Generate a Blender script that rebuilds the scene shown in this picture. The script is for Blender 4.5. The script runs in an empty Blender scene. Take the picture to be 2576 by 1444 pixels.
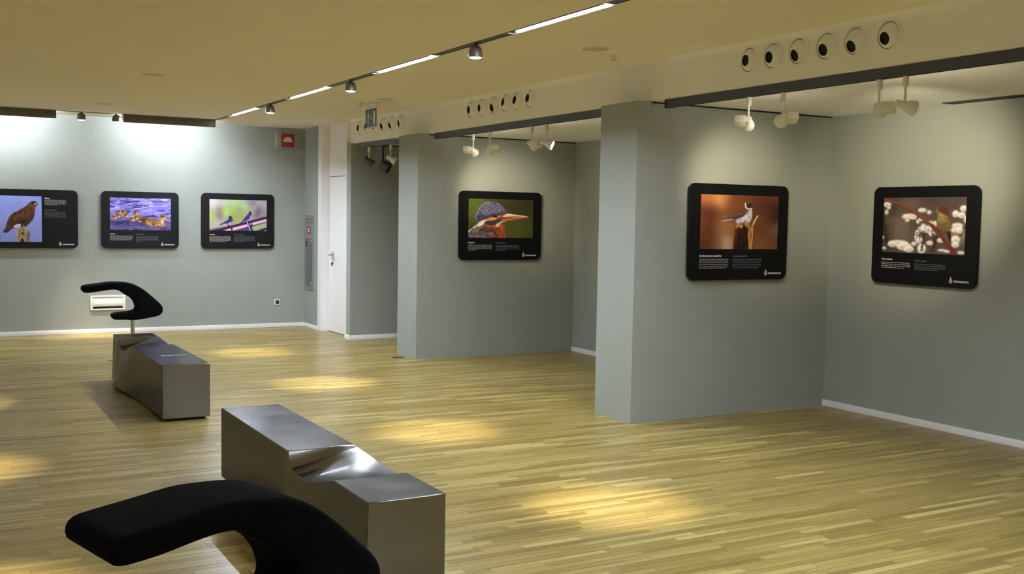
import bpy, bmesh, math, random
import numpy as np
from mathutils import Vector, Matrix, Quaternion

C = bpy.context.scene.collection
scene = bpy.context.scene
PI = math.pi
random.seed(7)

# ------------------------------------------------------------------ camera, world, exposure
CAMZ = 1.566
yaw, pitch, roll, FPX = 0.511387, -0.063579, 0.017122, 2679.97
cd = bpy.data.cameras.new('camera'); cam = bpy.data.objects.new('camera', cd); C.objects.link(cam)
fw = Vector((math.sin(yaw)*math.cos(pitch), math.cos(yaw)*math.cos(pitch), math.sin(pitch)))
r0 = Vector((math.cos(yaw), -math.sin(yaw), 0)); u0 = r0.cross(fw)
cr, sr = math.cos(roll), math.sin(roll)
rr = cr*r0 + sr*u0; uu = -sr*r0 + cr*u0
M = Matrix.Identity(4)
for i in range(3):
    M[i][0], M[i][1], M[i][2] = rr[i], uu[i], -fw[i]
M[2][3] = CAMZ
cam.matrix_world = M
cd.sensor_width = 36; cd.lens = 36*FPX/2576; cd.clip_start = .05; cd.clip_end = 100
scene.camera = cam

wd = bpy.data.worlds.new('world'); scene.world = wd; wd.use_nodes = True
wd.node_tree.nodes['Background'].inputs[0].default_value = (.05, .05, .055, 1)
wd.node_tree.nodes['Background'].inputs[1].default_value = .2
vs = scene.view_settings
vs.view_transform = 'Standard'; vs.look = 'None'; vs.gamma = 1; vs.use_curve_mapping = False
vs.exposure = 0.0
scene.cycles.max_bounces = 12; scene.cycles.diffuse_bounces = 7; scene.cycles.sample_clamp_indirect = 6
TUBE_E = 620.0       # fluorescent tubes on the ceiling channels
WASH_E = 215.0       # tubes of the wall washers
SPOT_W = 700.0       # dome spotlights
TRACK_W = 48.0       # white spotlights in the niches
COOL = (.80, .89, 1.0)
WARM = (1.0, .88, .70)
HALO = (1.0, .90, .62)

# ------------------------------------------------------------------ helpers
def lin(c):
    return tuple((x/12.92 if x <= .04045 else ((x+.055)/1.055)**2.4) for x in c)
def rgb(r, g, b): return lin((r/255, g/255, b/255))

def mat(name, col, rough=.5, metal=0.0, emit=None, estr=0.0, spec=.5, bump=None, var=None, trans=0, alpha=1, aniso=0):
    m = bpy.data.materials.new(name); m.use_nodes = True
    nt = m.node_tree; b = nt.nodes['Principled BSDF']
    b.inputs['Base Color'].default_value = (*col, 1); b.inputs['Roughness'].default_value = rough
    b.inputs['Metallic'].default_value = metal; b.inputs['Specular IOR Level'].default_value = spec
    if trans: b.inputs['Transmission Weight'].default_value = trans
    if alpha < 1: b.inputs['Alpha'].default_value = alpha
    if emit: b.inputs['Emission Color'].default_value = (*emit, 1); b.inputs['Emission Strength'].default_value = estr
    tc = nt.nodes.new('ShaderNodeTexCoord')
    if var:
        sc, amt = var
        n = nt.nodes.new('ShaderNodeTexNoise'); n.inputs['Scale'].default_value = sc; n.inputs['Detail'].default_value = 4
        nt.links.new(tc.outputs['Object'], n.inputs['Vector'])
        r = nt.nodes.new('ShaderNodeValToRGB')
        r.color_ramp.elements[0].color = (*[x*(1-amt) for x in col], 1); r.color_ramp.elements[1].color = (*[min(1, x*(1+amt)) for x in col], 1)
        r.color_ramp.elements[0].position = .3; r.color_ramp.elements[1].position = .7
        nt.links.new(n.outputs['Fac'], r.inputs['Fac']); nt.links.new(r.outputs['Color'], b.inputs['Base Color'])
    if bump:
        sc, st = bump
        n = nt.nodes.new('ShaderNodeTexNoise'); n.inputs['Scale'].default_value = sc; n.inputs['Detail'].default_value = 3
        nt.links.new(tc.outputs['Object'], n.inputs['Vector'])
        bp = nt.nodes.new('ShaderNodeBump'); bp.inputs['Strength'].default_value = st; bp.inputs['Distance'].default_value = .002
        nt.links.new(n.outputs['Fac'], bp.inputs['Height']); nt.links.new(bp.outputs['Normal'], b.inputs['Normal'])
    return m

WALLC = (.318, .338, .312)
m_wall = mat('sage_paint', WALLC, .85, bump=(220, .12), var=(3, .02), spec=.25)
m_white = mat('white_paint', (.87, .86, .88), .5, var=(4, .02))
m_ceil = mat('cream_ceiling_paint', (.88, .815, .70), .9, bump=(150, .08), var=(1.5, .02), spec=.2)
m_bulk = mat('bulkhead_paint', (.92, .915, .90), .9, bump=(150, .08), var=(2, .02), spec=.2)
m_dark = mat('dark_gap', (.012, .012, .012), .9, var=(8, .2))
m_track = mat('anthracite_aluminium', (.055, .055, .06), .45, .3, var=(20, .1))
m_chan = mat('grey_channel_metal', (.11, .105, .10), .45, .5, var=(20, .1))
m_shade = mat('brown_grey_metal', (.13, .108, .092), .45, .4, var=(20, .1))
m_fix = mat('white_fixture_enamel', (.80, .79, .74), .4, var=(15, .03))
m_blackfix = mat('black_fixture_enamel', (.012, .012, .012), .5, var=(15, .1))
m_tube = mat('lit_fluorescent_tube', (.9, .9, .9), .4, emit=COOL, estr=TUBE_E)
m_wash = mat('lit_washer_tube', (.9, .9, .9), .4, emit=(.84, .92, 1.0), estr=WASH_E)
m_lens = mat('lit_lens_warm', (.9, .9, .9), .3, emit=(1, .95, .92), estr=9)
m_lens2 = mat('lit_lens_halogen', (.9, .9, .9), .3, emit=(1, .90, .76), estr=80)
m_refl = mat('reflector_metal', (.80, .80, .86), .25, 1.0, var=(20, .03))
m_board = mat('black_board_laminate', (.003, .003, .004), .5, var=(6, .1), spec=.2)
m_edge = mat('board_edge', (.012, .012, .018), .4, var=(6, .1))
m_txtw = mat('white_print', (.72, .72, .70), .6, var=(60, .04))
m_txtb = mat('blue_grey_print', (.20, .22, .36), .6, var=(60, .04))
m_txtl = mat('light_print', (.34, .33, .31), .6, var=(60, .04))
m_txtd = mat('dim_print', (.085, .09, .12), .6, var=(60, .04))
m_felt = mat('black_felt', (.0032, .0032, .0038), .95, bump=(420, .5), var=(60, .25), spec=.06)
m_chrome = mat('brushed_chrome', (.62, .62, .60), .22, 1.0, var=(30, .04))
m_red = mat('red_plate', rgb(146, 34, 10), .45, var=(10, .05))
m_pink = mat('pale_pink_print', rgb(215, 190, 190), .5, var=(10, .03))
m_green = mat('green_sign', rgb(8, 62, 32), .4, var=(10, .05))
m_signw = mat('sign_white', (.80, .82, .78), .45, var=(10, .03))
m_cab = mat('cabinet_grey_metal', (.30, .32, .31), .4, .4, var=(5, .06))
m_cab2 = mat('cabinet_glass_grey', (.16, .175, .175), .2, .3, var=(5, .08))
m_plastic = mat('ivory_plastic', (.76, .74, .70), .45, var=(10, .02))
m_socket = mat('dark_socket', (.015, .015, .02), .5, var=(10, .1))
m_nozzle = mat('nozzle_enamel', (.90, .895, .87), .6, var=(15, .02), spec=.3)
m_disc = mat('speaker_grille', (.58, .57, .46), .7, bump=(500, .5), var=(200, .06))
m_sub = mat('subfloor', (.06, .045, .02), .9, var=(6, .2))

def steel():
    m = bpy.data.materials.new('brushed_stainless_steel'); m.use_nodes = True
    nt = m.node_tree; b = nt.nodes['Principled BSDF']
    b.inputs['Metallic'].default_value = 1; b.inputs['Specular Tint'].default_value = (.55, .55, .58, 1); b.inputs['Base Color'].default_value = (.205, .20, .19, 1)
    tc = nt.nodes.new('ShaderNodeTexCoord'); mp = nt.nodes.new('ShaderNodeMapping')
    mp.inputs['Scale'].default_value = (90, 2.5, 90)
    n = nt.nodes.new('ShaderNodeTexNoise'); n.inputs['Scale'].default_value = 6; n.inputs['Detail'].default_value = 5
    nt.links.new(tc.outputs['Object'], mp.inputs['Vector']); nt.links.new(mp.outputs['Vector'], n.inputs['Vector'])
    n2 = nt.nodes.new('ShaderNodeTexNoise'); n2.inputs['Scale'].default_value = 5; n2.inputs['Detail'].default_value = 3
    nt.links.new(tc.outputs['Object'], n2.inputs['Vector'])
    ad = nt.nodes.new('ShaderNodeMath'); ad.operation = 'ADD'
    nt.links.new(n.outputs['Fac'], ad.inputs[0]); nt.links.new(n2.outputs['Fac'], ad.inputs[1])
    mr = nt.nodes.new('ShaderNodeMapRange'); mr.inputs['From Min'].default_value = .6; mr.inputs['From Max'].default_value = 1.4
    mr.inputs['To Min'].default_value = .17; mr.inputs['To Max'].default_value = .27
    nt.links.new(ad.outputs[0], mr.inputs['Value']); nt.links.new(mr.outputs['Result'], b.inputs['Roughness'])
    bp = nt.nodes.new('ShaderNodeBump'); bp.inputs['Strength'].default_value = .04; bp.inputs['Distance'].default_value = .001
    nt.links.new(n.outputs['Fac'], bp.inputs['Height']); nt.links.new(bp.outputs['Normal'], b.inputs['Normal'])
    return m
m_steel = steel()

def wood():
    m = bpy.data.materials.new('strip_parquet'); m.use_nodes = True
    nt = m.node_tree; b = nt.nodes['Principled BSDF']; N = nt.nodes.new; L = nt.links.new
    at = N('ShaderNodeAttribute'); at.attribute_name = 'tint'
    oi = N('ShaderNodeObjectInfo')
    ad = N('ShaderNodeMath'); ad.operation = 'ADD'; L(at.outputs['Fac'], ad.inputs[0]); L(oi.outputs['Random'], ad.inputs[1])
    fr = N('ShaderNodeMath'); fr.operation = 'FRACT'; L(ad.outputs[0], fr.inputs[0])
    ramp = N('ShaderNodeValToRGB'); L(fr.outputs[0], ramp.inputs['Fac'])
    cols = [(0, (.200, .142, .036)), (.25, (.250, .181, .050)), (.55, (.282, .207, .060)), (.82, (.322, .241, .075)), (1, (.420, .328, .122))]
    el = ramp.color_ramp.elements
    el[0].position = 0; el[0].color = (*cols[0][1], 1); el[1].position = 1; el[1].color = (*cols[-1][1], 1)
    for p, c in cols[1:-1]:
        e = el.new(p); e.color = (*c, 1)
    geo = N('ShaderNodeNewGeometry')
    off = N('ShaderNodeCombineXYZ'); sc = N('ShaderNodeMath'); sc.operation = 'MULTIPLY'; sc.inputs[1].default_value = 37
    L(fr.outputs[0], sc.inputs[0]); L(sc.outputs[0], off.inputs['Z'])
    va = N('ShaderNodeVectorMath'); va.operation = 'ADD'; L(geo.outputs['Position'], va.inputs[0]); L(off.outputs[0], va.inputs[1])
    mp = N('ShaderNodeMapping'); mp.inputs['Scale'].default_value = (1.6, 75, 3); L(va.outputs[0], mp.inputs['Vector'])
    n = N('ShaderNodeTexNoise'); n.inputs['Scale'].default_value = 1; n.inputs['Detail'].default_value = 3; L(mp.outputs[0], n.inputs['Vector'])
    mr = N('ShaderNodeMapRange'); mr.inputs['From Min'].default_value = .3; mr.inputs['From Max'].default_value = .7
    mr.inputs['To Min'].default_value = .80; mr.inputs['To Max'].default_value = 1.20; L(n.outputs['Fac'], mr.inputs['Value'])
    vm = N('ShaderNodeVectorMath'); vm.operation = 'SCALE'; L(ramp.outputs['Color'], vm.inputs[0]); L(mr.outputs[0], vm.inputs['Scale'])
    mp2 = N('ShaderNodeMapping'); mp2.inputs['Scale'].default_value = (1.1, 120, 3); L(va.outputs[0], mp2.inputs['Vector'])
    ns = N('ShaderNodeTexNoise'); ns.inputs['Scale'].default_value = 1; ns.inputs['Detail'].default_value = 1; L(mp2.outputs[0], ns.inputs['Vector'])
    m3 = N('ShaderNodeMapRange'); m3.inputs['From Min'].default_value = .60; m3.inputs['From Max'].default_value = .74
    m3.inputs['To Min'].default_value = 1.0; m3.inputs['To Max'].default_value = 1.45; L(ns.outputs['Fac'], m3.inputs['Value'])
    vm2 = N('ShaderNodeVectorMath'); vm2.operation = 'SCALE'; L(vm.outputs[0], vm2.inputs[0]); L(m3.outputs[0], vm2.inputs['Scale'])
    L(vm2.outputs[0], b.inputs['Base Color'])
    mr2 = N('ShaderNodeMapRange'); mr2.inputs['To Min'].default_value = .24; mr2.inputs['To Max'].default_value = .38; L(n.outputs['Fac'], mr2.inputs['Value'])
    L(mr2.outputs[0], b.inputs['Roughness'])
    b.inputs['Specular IOR Level'].default_value = .36
    bp = N('ShaderNodeBump'); bp.inputs['Strength'].default_value = .10; bp.inputs['Distance'].default_value = .002
    L(n.outputs['Fac'], bp.inputs['Height']); L(bp.outputs['Normal'], b.inputs['Normal'])
    return m
m_wood = wood()

def print_mat():
    m = bpy.data.materials.new('photo_print'); m.use_nodes = True
    nt = m.node_tree; b = nt.nodes['Principled BSDF']
    at = nt.nodes.new('ShaderNodeAttribute'); at.attribute_name = 'ink'
    nt.links.new(at.outputs['Color'], b.inputs['Base Color'])
    b.inputs['Roughness'].default_value = .45; b.inputs['Specular IOR Level'].default_value = .2
    return m
m_print = print_mat()

def link(name, me, m=None, parent=None, loc=None):
    o = bpy.data.objects.new(name, me); C.objects.link(o)
    if m is not None and me is not None: me.materials.append(m)
    if parent is not None: o.parent = parent
    if loc is not None: o.location = loc
    return o
def tag(o, label=None, cat=None, group=None, kind=None):
    if label: o['label'] = label
    if cat: o['category'] = cat
    if group: o['group'] = group
    if kind: o['kind'] = kind
    return o
def empty(name, loc, rz=0, label=None, cat=None, group=None):
    o = bpy.data.objects.new(name, None); C.objects.link(o); o.location = loc; o.rotation_euler = (0, 0, rz)
    o.empty_display_size = .1
    return tag(o, label, cat, group)
def from_bm(name, bm, m, parent=None, smooth=False, loc=None):
    bmesh.ops.recalc_face_normals(bm, faces=bm.faces[:])
    me = bpy.data.meshes.new(name); bm.to_mesh(me); bm.free()
    if smooth:
        me.polygons.foreach_set('use_smooth', [True]*len(me.polygons))
        try: me.set_sharp_from_angle(angle=math.radians(38))
        except Exception: pass
    return link(name, me, m, parent, loc)
def bm_box(bm, lo, hi, bevel=0, mtx=None):
    vs = [bm.verts.new((x, y, z)) for x in (lo[0], hi[0]) for y in (lo[1], hi[1]) for z in (lo[2], hi[2])]
    fs = [bm.faces.new([vs[i] for i in f]) for f in ((0,1,3,2),(4,6,7,5),(0,4,5,1),(2,3,7,6),(0,2,6,4),(1,5,7,3))]
    if bevel:
        es = set(e for f in fs for e in f.edges)
        r = bmesh.ops.bevel(bm, geom=list(es), offset=bevel, segments=2, profile=.6, affect='EDGES')
        vs = list(set(v for f in r['faces'] for v in f.verts) | set(v for v in vs if v.is_valid))
    if mtx is not None: bmesh.ops.transform(bm, matrix=mtx, verts=vs)
    return vs
def box(name, lo, hi, m, parent=None, bevel=0, mtx=None):
    bm = bmesh.new(); bm_box(bm, lo, hi, bevel, mtx); return from_bm(name, bm, m, parent, smooth=bool(bevel))
def bm_lathe(bm, prof, n=24, mtx=None, cap=False):
    rings = []
    for r, z in prof:
        if r < 1e-6: rings.append([bm.verts.new((0, 0, z))])
        else: rings.append([bm.verts.new((r*math.cos(2*PI*k/n), r*math.sin(2*PI*k/n), z)) for k in range(n)])
    for a, b in zip(rings[:-1], rings[1:]):
        for k in range(n):
            k2 = (k+1) % n
            if len(a) == 1 and len(b) == 1: continue
            if len(a) == 1: bm.faces.new((a[0], b[k], b[k2]))
            elif len(b) == 1: bm.faces.new((a[k], b[0], a[k2]))
            else: bm.faces.new((a[k], b[k], b[k2], a[k2]))
    vs = [v for r in rings for v in r]
    if mtx is not None: bmesh.ops.transform(bm, matrix=mtx, verts=vs)
    return vs
def lathe(name, prof, m, parent=None, n=24, mtx=None, smooth=True):
    bm = bmesh.new(); bm_lathe(bm, prof, n, mtx); return from_bm(name, bm, m, parent, smooth)
def aim_m(pos, d):
    q = Vector(d).normalized().to_track_quat('Z', 'Y')
    return Matrix.Translation(pos) @ q.to_matrix().to_4x4()
def children(o): return [c for c in bpy.data.objects if c.parent == o]
def copy_tree(o, parent=None):
    c = o.copy(); C.objects.link(c)
    if parent is not None: c.parent = parent
    for ch in list(o.children): copy_tree(ch, c)
    return c
def struct(o): o['kind'] = 'structure'; return o
def spot(parent, pos, target, watts, size, blend, col, rad=.03):
    ld = bpy.data.lights.new('lamp_light', 'SPOT'); ld.energy = watts; ld.spot_size = math.radians(size); ld.spot_blend = blend
    ld.color = col; ld.shadow_soft_size = rad
    o = bpy.data.objects.new('lamp_light', ld); C.objects.link(o)
    d = Vector(target)-Vector(pos)
    o.rotation_euler = d.to_track_quat('-Z', 'Y').to_euler(); o.location = Vector(pos) - parent.location; o.parent = parent
    return o

# ------------------------------------------------------------------ setting
X0, XB, XF = 4.815, 6.86, 4.95          # partition fronts, niche back wall, bulkhead face
Y1A, Y1B, Y2A, Y2B, Y3A, Y3B = 6.671, 7.169, 10.729, 11.254, 12.781, 12.93
YF, HN, HM = 14.605, 2.485, 2.785
XL, YN = -3.6, -3.0
XT, XT2, YW = 3.435, .16, 14.03            # light channels

floor = struct(box('floor', (XL, YN, -.12), (XB+.15, YF+.15, -.012), m_sub))

# planks: strips running along X, each a plank; the 300 largest in view are objects, the rest one joined part
def in_view(x, y, z=0):
    d = Vector((x, y, z-CAMZ)); zc = d.dot(fw)
    if zc < .3: return False
    px, py = 1288+FPX*d.dot(rr)/zc, 722-FPX*d.dot(uu)/zc
    if not (5 < px < 2570 and 0 < py < 1440): return False
    if 150 < px < 960 and py > 1210 and (px-150)*.9 < 700: return False   # behind the near chair
    if 548 < px < 1130 and py > 1020+(px-548)*.35: return False           # behind the near bench
    return True
PW = .046
rnd = random.Random(3)
planks = []
y = YN; row = 0
while y < YF-.001:
    y2 = min(y+PW, YF); x = XL - rnd.random()*.5
    while x < XB:
        Lp = rnd.choice((.32, .42, .52, .62, .78))
        a, b2 = max(x, XL), min(x+Lp, XB)
        if b2-a > .02: planks.append((a, b2, y, y2, rnd.random(), rnd.uniform(-.0004, .0004), rnd.uniform(-.0003, .0003)))
        x += Lp
    y = y2; row += 1
def plank_geo(a, b, y, y2, dz, ti, g=.0007):
    zs = (dz-ti, dz+ti)
    P = [(a+g, y+g, zs[0]), (b-g, y+g, zs[0]), (b-g, y2-g, zs[1]), (a+g, y2-g, zs[1]), (a+g, y+g, -.012), (b-g, y+g, -.012), (b-g, y2-g, -.012), (a+g, y2-g, -.012)]
    F = [(0,1,2,3), (4,5,1,0), (5,6,2,1), (6,7,3,2), (7,4,0,3)]
    return P, F
vis = sorted((( (p[0]+p[1])/2)**2+((p[2]+p[3])/2)**2, i) for i, p in enumerate(planks) if p[1]-p[0] > .25 and in_view((p[0]+p[1])/2, p[2]) and p[1] < XB-.02)[:300]
single = set(i for _, i in vis)
shared = {}
for _, i in vis:
    a, b, ya, yb, t, ti, dz = planks[i]
    key = (round(b-a, 3), round(ti*5000))
    if key not in shared:
        L2 = (b-a)/2; W2 = (yb-ya)/2
        P, F = plank_geo(-L2, L2, -W2, W2, 0, key[1]/5000)
        me = bpy.data.meshes.new('plank'); me.from_pydata(P, [], F); me.materials.append(m_wood)
        at = me.attributes.new('tint', 'FLOAT', 'FACE'); at.data.foreach_set('value', [0.0]*len(F))
        shared[key] = me
    o = bpy.data.objects.new('plank', shared[key]); C.objects.link(o); o.parent = floor
    o.location = ((a+b)/2, (ya+yb)/2, dz)
P, F, T = [], [], []
for i, p in enumerate(planks):
    if i in single: continue
    a, b, ya, yb, t, ti, dz = p
    q, f = plank_geo(a, b, ya, yb, dz, ti); k = len(P)
    P += q; F += [tuple(j+k for j in g) for g in f]; T += [t]*len(f)
me = bpy.data.meshes.new('plank_field'); me.from_pydata(P, [], F); me.materials.append(m_wood)
at = me.attributes.new('tint', 'FLOAT', 'FACE'); at.data.foreach_set('value', T)
tag(link('plank_field', me, None, floor), kind='stuff')

# walls
struct(box('wall_far', (XL-.15, YF, 0), (X0+.25, YF+.15, HM+.3), m_wall))
struct(box('wall_left', (XL-.15, YN, 0), (XL, YF, HM+.3), m_wall))
struct(box('wall_back', (XL-.15, YN-.15, 0), (XB+.15, YN, HM+.3), m_wall))
struct(box('wall_niche', (XB, YN, 0), (XB+.15, Y3A, HN), m_wall))
DL, DR = 13.87, 12.95
struct(box('wall_side', (X0, 14.0, 0), (X0+.25, YF, HM+.3), m_wall))
def partition(name, ya, yb, xend=XB):
    bm = bmesh.new()
    bm_box(bm, (X0, ya, 0), (XF, yb, HN-.002))
    bm_box(bm, (XF, ya, 0), (xend, yb, HN-.013))
    bm_box(bm, (XF, ya+.03, HN-.013), (xend, yb-.03, HN))
    return struct(from_bm(name, bm, m_wall))
partition('wall_partition', Y1A, Y1B); partition('wall_partition', Y2A, Y2B); partition('wall_partition', Y3A, Y3B, XB+.15)
# dark shadow gap strips above the partitions
for ya in (Y1A, Y2A, Y3A):
    struct(box('trim_shadow_gap', (XF, ya+.006, HN-.0125), (XB, ya+.03, HN-.0005), m_dark))
# ceilings: hall ceiling with slots for the light channels
SW = .036
bm = bmesh.new()
for xa, xb, ya, yb in ((XL, XT2-SW, YN, YW-SW), (XT2+SW, XT-SW, YN, YW-SW), (XT+SW, XF+.02, YN, YW+SW), (XL, XT+SW, YW+SW, YF), (XT+SW, X0+.1, YW+SW, YF)):
    bm_box(bm, (xa, ya, HM), (xb, yb, HM+.16))
bm_box(bm, (XL, YN, HM+.1605), (XF, YF, HM+.18))
ceiling = struct(from_bm('ceiling', bm, m_ceil))
# dropped ceiling over the niches with a coved bulkhead
prof = [(XF+.03, HM+.16), (XB+.15, HM+.16), (XB+.15, HN), (XF+.012, HN), (XF, HN+.012), (XF, HM-.05)]
for k in range(1, 7):
    a = k/6*PI/2; prof.append((XF-.05*(1-math.cos(a)), HM-.05+.05*math.sin(a)))
prof.append((XF-.05, HM+.004)); prof.append((XF+.03, HM+.004))
bm = bmesh.new()
splay = lambda y: .1*max(0, y-11.3)/1.614           # the bulkhead steps forward a little towards the door
def station(y): return [bm.verts.new((x-(splay(y) if x < XB else 0), y, z)) for x, z in prof]
sts = [station(y) for y in (YN, 11.3, Y3B-.016)]
for ra, rb in zip(sts[:-1], sts[1:]):
    for i in range(len(prof)):
        j = (i+1) % len(prof); bm.faces.new((ra[i], ra[j], rb[j], rb[i]))
bm.faces.new(sts[0]); bm.faces.new(sts[-1])
struct(from_bm('ceiling_niche', bm, m_bulk))
# door recess
struct(box('trim_door_jamb', (X0-.012, DL, 0), (X0+.25, 14.0, HM), m_white))
struct(box('trim_door_frame', (X0-.008, Y3B-.015, 0), (X0+.10, DR, HM), m_white))
struct(box('wall_over_door', (X0+.10, DR, 2.10), (X0+.25, DL, HM+.1), m_white))
door = struct(box('door_1', (X0+.105, DR+.004, .008), (X0+.15, DL-.008, 2.092), m_white))
struct(box('trim_door_back', (X0+.2, DR, 0), (X0+.25, DL, 2.10), m_dark))
hx, hy, hz = X0+.105, 13.72, 1.045
bm = bmesh.new(); bm_box(bm, (hx-.008, hy-.035, hz-.04), (hx, hy+.045, hz+.04), .002)
ro = from_bm('handle_rose', bm, m_chrome, door)
bm = bmesh.new(); bm_box(bm, (hx-.055, hy-.011, hz-.011), (hx-.006, hy+.011, hz+.011), .003); bm_box(bm, (hx-.062, hy-.11, hz-.009), (hx-.042, hy+.011, hz+.009), .004)
from_bm('door_handle', bm, m_chrome, door)
bm = bmesh.new(); bm_lathe(bm, [(.0, .012), (.014, .012), (.018, 0)], 16, aim_m((hx, hy+.005, hz-.115), (-1, 0, 0))); bm_box(bm, (hx-.02, hy+.002, hz-.15), (hx-.008, hy+.010, hz-.10))
from_bm('key_lock', bm, m_socket, door)
# baseboards
BH = .054
def bb(name, lo, hi): return struct(box(name, lo, hi, m_white, bevel=.003))
bb('baseboard_far', (XL, YF-.014, 0), (X0, YF, BH)); bb('baseboard_side', (X0-.014, 14.0, 0), (X0, YF-.014, BH))
bb('baseboard_niche', (XB-.014, YN, 0), (XB, Y1A, BH)); bb('baseboard_niche', (XB-.014, Y1B, 0), (XB, Y2A, BH)); bb('baseboard_niche', (XB-.014, Y2B, 0), (XB, Y3A, BH))
bb('baseboard_partition', (X0-.02, Y3A-.014, 0), (XB-.014, Y3A, BH)); bb('baseboard_partition', (X0-.02, Y3A, 0), (X0, Y3B, BH))
bb('baseboard_left', (XL, YN, 0), (XL+.014, YF-.014, BH)); bb('baseboard_back', (XL+.014, YN, 0), (XB-.014, YN+.014, BH))

# ------------------------------------------------------------------ ceiling channels, tubes, dome spotlights
def channel(name, axis, c, a, b, label, segs):
    """U-shaped channel above the ceiling; covers fill the stretches without a tube"""
    bm = bmesh.new(); s = SW-.002
    def B(lo, hi):
        if axis == 'y': bm_box(bm, (c+lo[0], lo[1], lo[2]), (c+hi[0], hi[1], hi[2]))
        else: bm_box(bm, (lo[1], c+lo[0], lo[2]), (hi[1], c+hi[0], hi[2]))
    B((-s, a, HM+.075), (s, b, HM+.08)); B((-s, a, HM-.002), (-s+.003, b, HM+.075)); B((s-.003, a, HM-.002), (s, b, HM+.075))
    root = from_bm(name, bm, m_chan)
    tag(root, label, 'light track')
    for p, q in segs:
        bm = bmesh.new(); B((-s+.0035, p, HM+.001), (s-.0035, q, HM+.006)); from_bm('cover_plate', bm, m_chan, root)
    return root
tubeY = [(12.175, 13.41), (9.76, 11.04), (7.39, 8.61), (5.065, 6.22), (2.68, 3.86), (.28, 1.46), (-2.1, -.92)]
def gaps(a, b):
    e = [a] + [v for t in reversed(tubeY) for v in t] + [b]
    return [(e[i]+.002, e[i+1]-.002) for i in range(0, len(e), 2)]
channel('light_track', 'y', XT, YN+.02, YW-SW, 'long grey recessed ceiling channel holding the bright tubes, right of the benches', gaps(YN+.02, YW-SW))
channel('light_track', 'y', XT2, YN+.02, YW-SW, 'grey recessed ceiling channel at the far left, outside the picture', [(YN+.02, YW-SW)])
channel('light_track', 'x', YW, XL+.02, XT+SW-.004, 'recessed ceiling channel running along the far wall', [(XL+.02, XT+SW-.004)])

def tube_light(x, a, b, label, grp):
    root = empty('tube_light', (x, (a+b)/2, HM+.022), 0, label, 'ceiling light', grp)
    L2 = (b-a)/2
    rx = Matrix.Rotation(PI/2, 4, 'X')
    lathe('fluorescent_tube', [(.0, -L2+.05), (.0165, -L2+.05), (.0165, L2-.05), (.0, L2-.05)], m_tube, root, 10, rx)
    bm = bmesh.new(); s = SW-.0065
    pr = [(-s, -.028), (-s*.75, .012), (-s*.3, .032), (s*.3, .032), (s*.75, .012), (s, -.028)]
    A = [bm.verts.new((px, -L2+.004, pz)) for px, pz in pr]; B_ = [bm.verts.new((px, L2-.004, pz)) for px, pz in pr]
    for i in range(5): bm.faces.new((A[i], A[i+1], B_[i+1], B_[i]))
    from_bm('reflector', bm, m_refl, root)
    for s2 in (-1, 1):
        box('lamp_holder', (-.014, s2*(L2-.05) if s2 > 0 else -L2+.006, -.012), (.014, L2-.006 if s2 > 0 else -L2+.05, .028), m_fix, root, .003)
    return root
ordn = ['first', 'second', 'third', 'fourth', 'fifth', 'sixth', 'seventh']
names = ['tube light next to the far wall in the ceiling channel', 'second tube light from the far wall in the ceiling channel', 'third tube light from the far wall, above the exit sign side', 'nearest tube light in view, at the top edge of the picture']
for i, (a, b) in enumerate(tubeY):
    tube_light(XT, a, b, names[i] if i < 4 else '%s tube light from the far wall, above the picture' % ordn[i], 'tube lights in the channel' if i < 4 else 'unseen tube lights')

def dome(x, y, label, tx, ty, grp='dome spotlights on the ceiling channels', w=SPOT_W, sz=25):
    root = empty('dome_spotlight', (x, y, HM), 0, label, 'spotlight', grp)
    lathe('mount_neck', [(0, .004), (.012, .004), (.012, -.02), (0, -.02)], m_shade, root, 12)
    lathe('shade', [(0, -.012), (.022, -.014), (.037, -.026), (.046, -.046), (.050, -.075), (.050, -.098), (.047, -.098), (.046, -.072), (.035, -.035), (0, -.03)], m_shade, root, 24)
    lathe('lens', [(0, -.107), (.03, -.104), (.0465, -.096)], m_lens, root, 24)
    spot(root, (x, y, HM-.112), (tx, ty, 0), w, sz, 1.0, WARM, .04)
    return root
lab = ['dome spotlight on the tube channel nearest the far wall', 'middle dome spotlight hanging under the tube channel', 'largest dome spotlight, nearest one under the tube channel']
for i, yy in enumerate((11.62, 9.14, 6.70, 4.26, 1.83)):
    dome(XT, yy, lab[i] if i < 3 else '%s dome spotlight from the far wall, above the picture' % ordn[i], XT-.10, yy+(.52 if i == 3 else .33), 'dome spotlights on the tube channel')
    dome(XT2, yy, '%s dome spotlight from the far wall on the left channel outside the picture' % ordn[i], XT2+.02, yy+.42, 'unseen dome spotlights')
dome(1.80, YW, 'left dome spotlight by the far wall between two washers', 1.78, YW+.3, 'dome spotlights by the far wall', SPOT_W*.55)
dome(2.205, YW, 'right dome spotlight by the far wall between two washers', 2.2, YW+.3, 'dome spotlights by the far wall', SPOT_W*.55)

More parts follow.
